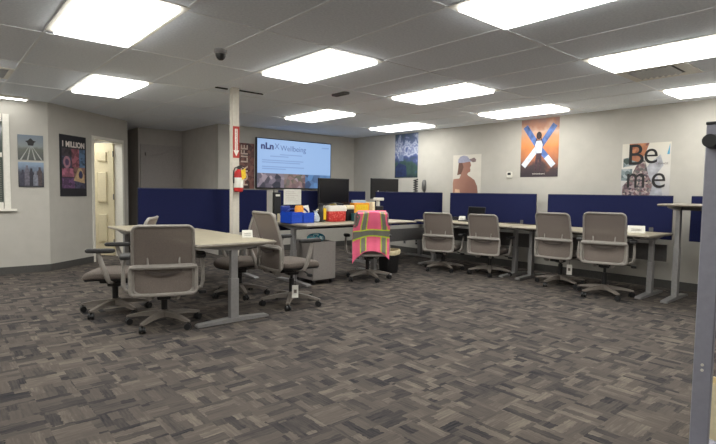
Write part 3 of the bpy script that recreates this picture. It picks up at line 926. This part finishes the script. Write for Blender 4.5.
def chair(x, y, heading, label, dz=0.0, spin=0.0, wide=1.0, arm=0.0):
    o = proto if first[0] else copy_tree(proto)
    first[0] = False
    o.location = (x, y, 0); o.rotation_euler = (0, 0, -math.radians(heading)); o['label'] = label; o['group'] = 'grey mesh office chairs'
    for ch in o.children:
        if ch.name.split('.')[0] in UP:
            ch.location.z = dz; ch.scale.x = wide
            if ch.name.startswith('armrest'):
                k = (.272 + arm) / .272
                ch.scale.z = k; ch.location.z = dz + .408 * (1 - k)
        elif ch.name.startswith('star_base'):
            ch.rotation_euler.z = math.radians(spin)
        else:
            ch.location.z = 0
    return o
CH = dict(
    c1=chair(1.57, 4.42, 20, 'grey office chair nearest the camera, its back towards us', -.10, 20, 1.09, .05),
    c2=chair(1.36, 5.15, -60, 'grey office chair facing the cream door, seen side on', -.08, 10, 1.0, .05),
    c3=chair(2.90, 4.41, 92, 'grey office chair with a hanging paper tag facing right', -.02, 34, 1.0, .06),
    c5=chair(2.69, 5.16, 264, 'grey office chair tucked under the far part of the near desk', -.08, 15),
    v=chair(4.58, 5.08, 34, 'grey office chair wearing the pink safety vest', -.06, 0),
    r1=chair(6.10, 5.0, 68, 'grey office chair at the wall desks, first after the pink vest', -.10, 24),
    r2=chair(6.34, 4.31, 76, 'grey office chair in front of the laptop', -.10, 3),
    r3=chair(6.38, 3.23, 84, 'grey office chair under the sunset poster', -.035, 40),
    r4=chair(6.13, 2.55, 72, 'grey office chair below the big-letter collage poster', .0, 15),
)

# paper tags hanging from two chairs
def paper_tag(label, loc, rz):
    t = thing('paper_tag', label, 'tag', loc, rz, 'hanging chair tags')
    bm = NB(); sheet(bm, lambda u, v: (-.032 + .064 * u, .01 * math.sin(PI * v), -.02 - .13 * v), 2, 6, .001); obj('card', bm, 'paper', t)
    bm = NB(); box(bm, -.014, .014, -.004, -.0015, -.10, -.065); obj('printed_square', bm, 'lumbar', t)
    bm = NB(); tube(bm, [(0, 0, -.02), (.004, .004, .04), (0, .006, .13)], .002, 6); obj('string', bm, 'ink', t)
paper_tag('white paper tag hanging under the chair that faces right', (2.80, 4.19, .27), -.5)
paper_tag('white paper tag hanging under the chair by the sunset poster', (6.22, 3.03, .33), RW + .3)

# ------------------------------------------------------------------ safety vest on chair
cv = CH['v']
vt = thing('safety_vest', 'neon pink safety vest with reflective stripes draped over a chair', 'vest', cv.location, cv.rotation_euler.z)
VZ = -.06
def vest_pt(u, v, off=0.0):
    """u -1..1 across, v 0 top .. 1 hem (outer side), v<0 inner side"""
    topz = 1.03 + VZ
    hwv = .185 + .06 * min(1, max(0, v) / .4)
    if v > .12 and v < .36 and abs(u) > .8:
        hwv -= .02
    x = u * hwv
    if v >= 0:
        z = topz - .54 * v - .012 * (1 - math.cos(min(1, abs(u)) * PI)) * (1 - v)
        z -= (.17 if u < 0 else .12) * abs(u) ** 2.4 * max(0, v - .55) / .45
        y = yb(max(.42, min(1.0, z - VZ))) - .035 * (1 - min(1, (x / .24) ** 2)) - .055 - .02 * min(1, v * 4)
        y += .014 * math.sin(7 * u + 2.0) * v + .01 * math.sin(13 * u) * v * v
        y -= .03 * max(0, v - .6)
        bend = min(1, v / .05)
        y = y * bend + (yb(1.0) - .01) * (1 - bend)
    else:
        z = topz + .40 * v
        y = yb(min(1.0, z - VZ)) + .03 * min(1, -v / .06) - .01
    return (x, y - off, z)
bm = NB(); sheet(bm, lambda a, b: vest_pt(-1 + 2 * a, -.55 + 1.55 * b), 28, 44, .004); obj('vest_body', bm, 'pink', vt, True)
def strip(name, m, u0, u1, v0, v1, off, nu=2, nv=24, bow=0.0):
    bm = NB()
    def f(a, b):
        u = u0 + (u1 - u0) * a; v = v0 + (v1 - v0) * b
        return vest_pt(u, v + bow * max(0, -u - .2), off)
    sheet(bm, f, nu, nv, -.002 if False else .002)
    return obj(name, bm, m, vt, True)
for (ua, ub) in ((-.62, -.28), (.50, .84)):
    strip('lime_binding', 'lime', ua, ub, .02, .97, .008)
    strip('reflective_stripe', 'silver', ua + .055, ub - .055, .02, .97, .011)
strip('lime_binding', 'lime', -.99, .99, .46, .64, .012, 26, 4, .05)
strip('reflective_stripe', 'silver', -.99, .99, .488, .612, .015, 26, 4, .05)
strip('armhole_binding', 'silver', -1.0, -.86, .06, .40, .008, 2, 16)

# ------------------------------------------------------------------ things on and around the caddy desk
z = ZC
t = thing('cleaning_caddy', 'bright blue plastic caddy on the pale desk', 'caddy', (3.68, 5.47, z), 0.06)
bm = NB()
def tub(bm, x0, x1, y0, y1, h0, wall=.006):
    box(bm, x0, x1, y0, y1, 0, .008)
    for (a, b, c, d) in ((x0, x1, y0, y0 + wall), (x0, x1, y1 - wall, y1), (x0, x0 + wall, y0, y1), (x1 - wall, x1, y0, y1)):
        box(bm, a, b, c, d, 0, h0)
tub(bm, -.185, -.005, -.12, .12, .145); tub(bm, .005, .185, -.12, .12, .135)
box(bm, -.19, .19, -.125, -.117, .10, .118); box(bm, -.19, .19, .117, .125, .10, .118)
obj('tub', bm, 'bluep', t)
bm = NB(); box(bm, -.185, -.04, .10, .125, .13, .22, .01); tube(bm, [(-.18, .0, .13), (-.12, .0, .18), (.12, .0, .18), (.18, .0, .13)], .012, 8); obj('handle', bm, 'bluedark', t, True)
t = thing('sticky_note_block', 'orange rounded block standing in the blue caddy', 'note block', (3.66, 5.40, z + .009), 0)
bm = NB(); rings_solid(bm, [[(x, y, zz) for x, y in superell(0, 0, .06 * k, .035 * k, 3, 20)] for k, zz in ((.8, 0), (1, .03), (1, .19), (.8, .22))]); obj('block', bm, 'orange', t, True)
t = thing('folded_paper', 'white folded paper sticking out of the blue caddy', 'paper', (3.80, 5.47, z + .009), .1)
bm = NB(); sheet(bm, lambda u, v: (-.07 + .14 * u, -.05 + .03 * math.sin(3 * u) + .06 * v, .20 * v + .02 * u), 5, 3, .002); obj('sheet', bm, 'paper', t)
t = thing('plastic_bag', 'small crumpled clear plastic bag right of the blue caddy', 'bag', (3.94, 5.42, z), 0)
rs = []
for k, (r, zz) in enumerate(((.04, 0), (.055, .02), (.05, .06), (.035, .10), (.018, .13), (.03, .155))):
    rs.append([(r * (1 + .25 * math.sin(3 * a * 2 * PI / 14 + k)) * math.cos(2 * PI * a / 14), r * (1 + .25 * math.cos(5 * a * 2 * PI / 14 + k)) * math.sin(2 * PI * a / 14), zz) for a in range(14)])
bm = NB(); rings_solid(bm, rs); obj('bag_film', bm, 'clearbag', t, True)
t = thing('water_jug', 'black and yellow rounded jug between caddy and red box', 'jug', (4.08, 5.50, z), 0)
bm = NB(); lathe(bm, [(.055, 0), (.066, .01), (.068, .12), (.06, .17), (.035, .20), (.03, .215)]); obj('body', bm, 'black', t, True)
bm = NB(); lathe(bm, [(.034, .21), (.036, .212), (.036, .245), (.02, .25)]); obj('cap', bm, 'ink', t, True)
bm = NB(); box(bm, .0, .045, -.072, -.055, .03, .19, .006); obj('label_band', bm, 'yellow', t)
bm = NB(); tube(bm, [(-.05, -.02, .17), (-.085, -.02, .16), (-.09, -.02, .10), (-.065, -.02, .07)], .008, 8); obj('handle', bm, 'cream', t, True)
t = thing('lunch_box', 'red cool box with a white lid on the pale desk', 'box', (4.31, 5.50, z), 0.0)
bm = NB(); rings_solid(bm, [[(x, y, zz) for x, y in superell(0, 0, a, b, 7, 32)] for a, b, zz in ((.14, .09, 0), (.15, .10, .012), (.158, .105, .145))]); obj('body', bm, mosaic('red_floral_print', [(0, (190, 40, 42)), (.6, (206, 54, 54)), (.85, (226, 120, 110)), (1, (180, 30, 34))], 60, .4), t, True)
bm = NB(); rings_solid(bm, [[(x, y, zz) for x, y in superell(0, 0, a, b, 7, 32)] for a, b, zz in ((.164, .11, .145), (.166, .112, .155), (.164, .11, .20), (.15, .10, .222))]); obj('lid', bm, 'white', t, True)
bm = NB(); tube(bm, [(-.15, 0, .16), (-.15, -.02, .24), (0, -.03, .262), (.15, -.02, .24), (.15, 0, .16)], .008, 8); obj('carry_handle', bm, 'black', t, True)
t = thing('snack_pouch', 'small olive pouch lying on the red box lid', 'pouch', (4.31, 5.52, z + .222), .3)
bm = NB(); rings_solid(bm, [[(x, y, zz) for x, y in superell(0, 0, a, b, 2.5, 20)] for a, b, zz in ((.05, .03, 0), (.07, .045, .012), (.05, .03, .03))]); obj('pouch_film', bm, mat('olive_film', (134, 118, 50), .35, var=.15), t, True)
t = thing('tissue_pack', 'cream pack leaning between red box and orange folder', 'pack', (4.60, 5.53, z), 0)
bm = NB(); box(bm, -.075, .075, -.05, .05, .165, .225, .012); obj('pack', bm, 'cream', t)
bm = NB(); box(bm, -.07, .07, -.05, .05, 0, .165, .01); obj('carton', bm, 'black', t)
t = thing('coffee_mug', 'dark teal mug between the red box and the pink vest', 'mug', (4.62, 5.40, z), 0)
bm = NB(); lathe(bm, [(.045, 0), (.06, .01), (.062, .11), (.057, .11), (.055, .015), (.001, .012)]); obj('cup', bm, 'teal', t, True)
bm = NB(); tube(bm, [(.058, 0, .09), (.092, 0, .085), (.096, 0, .05), (.06, 0, .025)], .008, 8); obj('handle', bm, 'teal', t, True)
t = thing('file_box', 'orange magazine file on the desk behind the pink vest', 'file box', (4.86, 5.58, z), 0)
bm = NB(); box(bm, -.15, .15, -.05, .05, 0, .255, .006); obj('box', bm, 'orange', t)
bm = NB(); box(bm, -.12, .12, -.052, -.049, .14, .23); obj('label_panel', bm, 'yellow', t)
bk = thing('book', 'pale blue book standing right behind the orange file', 'book', (4.94, 5.70, z), 0)
bm = NB(); box(bm, -.13, .13, -.02, .02, 0, .29, .003); obj('cover', bm, 'paleblue', bk)
bm = NB(); box(bm, -.125, .125, -.016, .016, .286, .292); obj('pages', bm, 'paper', bk)
bk = thing('book', 'thin cream book standing right end of the book stack', 'book', (5.12, 5.66, z), .15)
bm = NB(); box(bm, -.03, .03, -.09, .09, 0, .265, .003); obj('cover', bm, 'cream', bk)
bm = NB(); box(bm, -.025, .025, -.086, .086, .262, .267); obj('pages', bm, 'paper', bk)

# paper sign and black holder on caddy panel
t = thing('paper_notice', 'white paper notice pinned to the navy panel above the caddy', 'notice', (3.87, 5.877, 1.01), 0)
bm = NB(); box(bm, -.145, .145, -.002, 0, 0, .215); obj('sheet', bm, 'paper', t)
bm = NB()
for k in range(6):
    box(bm, -.11, .09 - .03 * (k % 3), -.003, -.002, .05 + .025 * k, .056 + .025 * k)
obj('writing', bm, mat('faint_writing', (205, 196, 190), .7), t)
t = thing('wall_pocket', 'narrow black holder hooked on the navy panel left of notice', 'holder', (3.60, 5.874, .89), 0)
bm = NB(); box(bm, -.055, .055, -.045, 0, 0, .29, .006); obj('pocket', bm, 'black', t)
bm = NB(); box(bm, -.03, .035, -.048, -.044, .235, .262); obj('sticker', bm, 'paper', t)
bm = NB(); box(bm, -.03, .03, -.004, 0, .285, .318); box(bm, -.03, .03, -.004, .036, .318, .322); obj('hook', bm, 'chrome', t)
t = thing('card_box', 'small beige carton on the desk left of the caddy', 'carton', (3.60, 5.70, ZC), 0)
bm = NB(); box(bm, -.05, .05, -.06, .06, 0, .11, .004); obj('carton', bm, 'cream', t)
bm = NB(); box(bm, -.052, .052, -.061, -.059, .08, .088); obj('flap_seam', bm, 'lumbar', t)

# monitors
def monitor(label, loc, rz, w=.55, h=.34, zb=.24, screen=True):
    t = thing('computer_monitor', label, 'monitor', loc, rz)
    bm = NB(); box(bm, -w / 2, w / 2, -.02, .02, zb, zb + h, .006); pn = obj('display_housing', bm, 'bezel', t)
    if screen:
        bm = NB(); box(bm, -w / 2 + .012, w / 2 - .012, -.022, -.02, zb + .018, zb + h - .012); obj('screen', bm, 'screen', t)
    bm = NB(); box(bm, -w / 2 + .01, w / 2 - .01, .02, .028, zb + .01, zb + h - .01, .004); obj('back_cover', bm, 'black', t)
    bm = NB(); box(bm, -.03, .03, .03, .055, .01, zb + .15, .005); obj('stand_neck', bm, 'black', t)
    bm = NB(); rings_solid(bm, [[(x, y, zz) for x, y in superell(0, .03, a, b, 4, 28)] for a, b, zz in ((.12, .09, 0), (.12, .09, .008), (.1, .07, .014))]); obj('stand_base', bm, 'black', t)
    return t, zb, h
monitor('black monitor on the caddy desk, right of the television', (4.46, 5.70, ZC), 0.0, h=.385, zb=.22)
t, zb, h = monitor('black monitor turned away behind the panel beside the vest', (6.17, 6.42, .735), PI, w=.66, h=.36, zb=.35)
bm = NB(); cyl(bm, (.18, .027, zb + .13), (.18, .030, zb + .13), .016, n=14); obj('logo', bm, 'paper', t)  # small white disc on the back cover
# slim white speaker at left of the panel gap
t = thing('desk_phone_stand', 'black and white cradle between two navy panels', 'phone', (5.36, 5.72, ZC), 0)
bm = NB(); box(bm, -.075, .075, -.05, .05, 0, .20, .01); obj('base', bm, 'black', t)
bm = NB(); box(bm, -.08, .08, -.055, .03, .285, .33, .01); box(bm, -.02, .02, -.02, .02, .19, .29); obj('handset', bm, 'white', t)

# coil and grey fan on far desk
t = thing('letter_rack', 'black coiled wire letter rack behind the panel beside monitor', 'rack', (6.98, 6.42, .735), 0)
bm = NB(); box(bm, -.06, .06, -.06, .06, 0, .02, .004); cyl(bm, (0, 0, .01), (0, 0, .70), .008, n=8); obj('stand', bm, 'black', t)
bm = NB(); tube(bm, [(.04 * math.cos(k * .7), .04 * math.sin(k * .7), .42 + k * .0048) for k in range(64)], .011, 6); obj('coil', bm, 'black', t, True)
t = thing('desk_fan', 'small grey round desk fan behind the panel near right wall', 'fan', (7.09, 6.30, .735), .7)
bm = NB(); lathe(bm, [(.05, 0), (.05, .012), (.015, .025), (.012, .48), (.02, .50)]); obj('stand', bm, 'lumbar', t, True)
bm = NB()
rings_solid(bm, [[(.075 * k * math.cos(2 * PI * a / 24), y, .60 + .115 * k * math.sin(2 * PI * a / 24)) for a in range(24)] for k, y in ((.55, .05), (.95, .03), (1, .0), (.95, -.02), (.7, -.035))])
obj('fan_head', bm, 'darkmetal', t, True)

# pedestal with bag
t = thing('mobile_pedestal', 'grey mobile drawer pedestal under the caddy desk', 'cabinet', (3.87, 5.37, 0), PI)
bm = NB(); box(bm, -.18, .18, -.25, .25, .065, .55, .005); obj('body', bm, 'ped', t)
for k, (a, b) in enumerate(((.075, .30), (.306, .42), (.426, .54))):
    bm = NB(); box(bm, -.172, .172, -.262, -.25, a, b, .003); d = obj('drawer', bm, 'ped', t)
    bm = NB(); box(bm, -.172, .172, -.2625, -.262, b - .010, b - .004); obj('finger_pull', bm, 'peddark', d)
for sx in (-1, 1):
    for sy in (-1, 1):
        bm = NB(); cyl(bm, (sx * .14 - .012, sy * .2, .028), (sx * .14 + .012, sy * .2, .028), .028, n=16); cyl(bm, (sx * .14, sy * .2, .03), (sx * .14, sy * .2, .068), .009, n=8); obj('caster', bm, 'black', t)
t = thing('snack_bag', 'teal printed plastic bag lying on the grey pedestal', 'bag', (3.86, 5.30, .55), .1)
bm = NB(); rings_solid(bm, [[(x + .008 * math.sin(9 * y + 20 * x), y, zz) for x, y in superell(0, 0, a, b, 3.2, 28)] for a, b, zz in ((.10, .06, 0), (.125, .075, .02), (.12, .07, .06), (.085, .045, .09), (.05, .02, .10))]); obj('bag_film', bm, 'cyanbag', t, True)
bm = NB(); lathe(bm, [(.02, -.02), (.026, -.01), (.026, .01), (.02, .02)], 14, (-.15, -.05, .027)); obj('twist_end', bm, 'paper', t, True)

# waste bin
t = thing('waste_bin', 'black waste bin with a cream liner beside the vest chair', 'bin', (5.22, 5.32, 0), 0)
bm = NB(); rings_solid(bm, [[(x, y, zz) for x, y in superell(0, 0, a, a, 5, 32)] for a, zz in ((.105, 0), (.11, .006), (.135, .33), (.128, .33), (.10, .012))]); obj('bucket', bm, 'black', t, True)
bm = NB(); rings_solid(bm, [[(x + .006 * math.sin(11 * x + 7 * y), y, zz + .012 * math.sin(17 * x + 9 * y)) for x, y in superell(0, 0, a, a, 5, 40)] for a, zz in ((.139, .28), (.142, .30), (.142, .335), (.13, .35), (.118, .335), (.115, .20))]); obj('liner', bm, 'bag', t, True)

# ------------------------------------------------------------------ near desk and wall-desk items
def tent(label, loc, rz, w=.15, h=.075):
    t = thing('tent_card', label, 'card', loc, rz)
    bm = NB(); sheet(bm, lambda u, v: (-w / 2 + w * u, -.03 + .06 * v, h * (1 - abs(2 * v - 1))), 1, 8, .0015); obj('card', bm, 'paper', t)
    bm = NB()
    for k in range(2):
        prism_xz(bm, [(-w * .3, h * .3 + k * .018), (w * .3, h * .3 + k * .018), (w * .3, h * .34 + k * .018), (-w * .3, h * .34 + k * .018)], -.026 + k * .005, -.019 + k * .005)
    obj('writing', bm, 'lumbar', t)
tent('white tent card on the right end of the near desk', (2.40, 4.45, .735), -.35, .10, .07)
tent('white tent card on the wall desk behind the last chair', (6.62, 2.40, .75), RW + .5, .19, .085)
tent('white tent card on the wall desk left of the laptop', (6.72, 5.12, .75), RW, .12, .075)
t = thing('stapler', 'small black stapler beside the white card near the laptop', 'stapler', (6.72, 5.27, .75), RW + .2)
bm = NB(); box(bm, -.07, .07, -.02, .02, 0, .018, .004); obj('base', bm, 'black', t)
bm = NB(); rings_solid(bm, [[(x, -.014, a), (x, .014, a), (x, .014, b), (x, -.014, b)] for x, a, b in ((-.068, .016, .05), (-.02, .024, .06), (.068, .035, .055))]); obj('arm', bm, 'black', t)
t = thing('laptop', 'open black laptop on the wall desk below the cap portrait', 'laptop', (6.66, 4.90, .75), RW)
bm = NB(); box(bm, -.17, .17, -.12, .11, 0, .018, .004); obj('keyboard_deck', bm, 'black', t)
bm = NB()
for r_ in range(5):
    for c_ in range(11):
        box(bm, -.15 + c_ * .0275, -.15 + c_ * .0275 + .022, -.03 + r_ * .025, -.03 + r_ * .025 + .019, .018, .020)
obj('keys', bm, 'ink', t)
bm = NB(); rings_solid(bm, [[(-.17, y0, z0), (.17, y0, z0), (.17, y1, z0 + .002), (-.17, y1, z0 + .002)] for y0, y1, z0 in ((.11, .118, .015), (.15, .158, .235))]); ls = obj('lid', bm, 'bezel', t)
bm = NB(); rings_solid(bm, [[(-.155, y0, z0), (.155, y0, z0), (.155, y0 + .002, z0), (-.155, y0 + .002, z0)] for y0, z0 in ((.1095, .03), (.144, .222))]); obj('screen', bm, 'screen', ls)
t = thing('power_cable', 'thin dark cable lying along the wall desk right of laptop', 'cable', (6.75, 4.66, .75), RW)
bm = NB(); tube(bm, [(.02 + .9 * k / 20, .04 * math.sin(k * .45) + .05 * k / 20, .006) for k in range(21)], .0055, 6); obj('cord', bm, 'ink', t, True)
bm = NB(); box(bm, .90, .98, .03, .09, 0, .02, .004); obj('plug', bm, 'black', t)

# hanging cable at the standing desk
t = thing('power_cable', 'black cable loop hanging beneath the raised standing desk', 'cable', (6.80, 1.58, 0), RW)
bm = NB(); tube(bm, [(0, 0, 1.09), (.02, -.02, .9), (.03, -.03, .6), (-.02, -.03, .40), (.03, -.02, .28), (.12, 0, .22), (.16, .03, .4), (.14, .04, .8), (.12, .04, 1.08)], .007, 8); obj('cord', bm, 'ink', t, True)

# ------------------------------------------------------------------ mobile board upright at right edge
t = thing('mobile_board', 'grey upright of a mobile board cut off at right edge', 'whiteboard', (2.492, .611, 0), RW)
bm = NB(); box(bm, -.034, .034, -.014, .014, .05, 1.502, .004); up_ = obj('upright', bm, 'postgrey', t)
bm = NB(); box(bm, -.036, .036, -.017, .017, 1.502, 1.514, .003); obj('end_cap', bm, 'bezel', up_)
for z in (.465, .488):
    bm = NB(); cyl(bm, (0, -.0135, z), (0, -.018, z), .006, n=12); obj('screw', bm, 'white', up_)
bm = NB(); tube(bm, [(-.005, -.075, 1.43), (-.005, -.02, 1.43)], [.027, .031], 20); tube(bm, [(-.012, -.05, 1.43), (.05, -.05, 1.43)], [.023, .027], 16); obj('pivot_knob', bm, 'black', t, True)
bm = NB(); box(bm, .09, 1.55, -.015, .015, .62, 1.50, .004); obj('board_panel', bm, 'paper', t)
bm = NB(); tube(bm, [(.04, 0, 1.06), (.095, 0, 1.06)], .014, 10); obj('pivot', bm, 'darkmetal', t)
bm = NB(); box(bm, 1.60, 1.68, -.02, .02, .05, 1.535, .004); obj('upright', bm, 'postgrey', t)
bm = NB(); tube(bm, [(1.545, 0, 1.06), (1.61, 0, 1.06)], .014, 10); obj('pivot', bm, 'darkmetal', t)
for x in (0, 1.64):
    bm = NB(); box(bm, x - .03, x + .03, -.22, .22, .045, .085, .005); ft = obj('foot', bm, 'postgrey', t)
    for s in (-1, 1):
        bm = NB(); cyl(bm, (x - .015, s * .19, .024), (x + .015, s * .19, .024), .024, n=14); cyl(bm, (x, s * .19, .02), (x, s * .19, .05), .008, n=8); obj('caster', bm, 'black', ft)
t = thing('paper_bag', 'cream paper bag standing on carpet at the right edge', 'bag', (2.92, .565, 0), RW + .05)
bm = NB(); rings_solid(bm, [[(x, y, zz) for x, y in ((-a, -b), (a, -b), (a, b), (-a, b))] for a, b, zz in ((.12, .07, 0), (.125, .075, .02), (.12, .06, .30), (.115, .055, .30), (.11, .06, .02))]); obj('bag_body', bm, 'cream', t)
for s in (-1, 1):
    bm = NB(); tube(bm, [(-.05, s * .058, .29), (-.04, s * .058, .35), (0, s * .058, .37), (.04, s * .058, .35), (.05, s * .058, .29)], .005, 6); obj('handle', bm, 'bag', t, True)

# ------------------------------------------------------------------ world, camera, view
wd = bpy.data.worlds.new('world'); scene.world = wd
wd.use_nodes = True
wd.node_tree.nodes['Background'].inputs[0].default_value = (0.6, 0.62, 0.65, 1)
wd.node_tree.nodes['Background'].inputs[1].default_value = 0.05

yaw, pitch, roll, f = .713423, .060104, .014924, 499.05
fw = Vector((math.sin(yaw) * math.cos(pitch), math.cos(yaw) * math.cos(pitch), -math.sin(pitch)))
r = Vector((math.cos(yaw), -math.sin(yaw), 0)); u = r.cross(fw)
c, s = math.cos(roll), math.sin(roll)
R_, U_ = r * c + u * s, u * c - r * s
cam = bpy.data.cameras.new('camera')
cam.sensor_fit = 'HORIZONTAL'; cam.sensor_width = 36.0; cam.lens = f * 36.0 / 716.0
cam.clip_start = 0.05
co = bpy.data.objects.new('camera', cam); COL.objects.link(co)
mt = Matrix(((R_.x, U_.x, -fw.x, 0), (R_.y, U_.y, -fw.y, 0), (R_.z, U_.z, -fw.z, 1.2), (0, 0, 0, 1)))
co.matrix_world = mt
scene.camera = co
vs = scene.view_settings
scene.display_settings.display_device = 'sRGB'
vs.view_transform = 'Standard'; vs.look = 'None'; vs.gamma = 1.0; vs.use_curve_mapping = False
vs.exposure = 0.58
scene.cycles.max_bounces = 16
scene.cycles.diffuse_bounces = 10
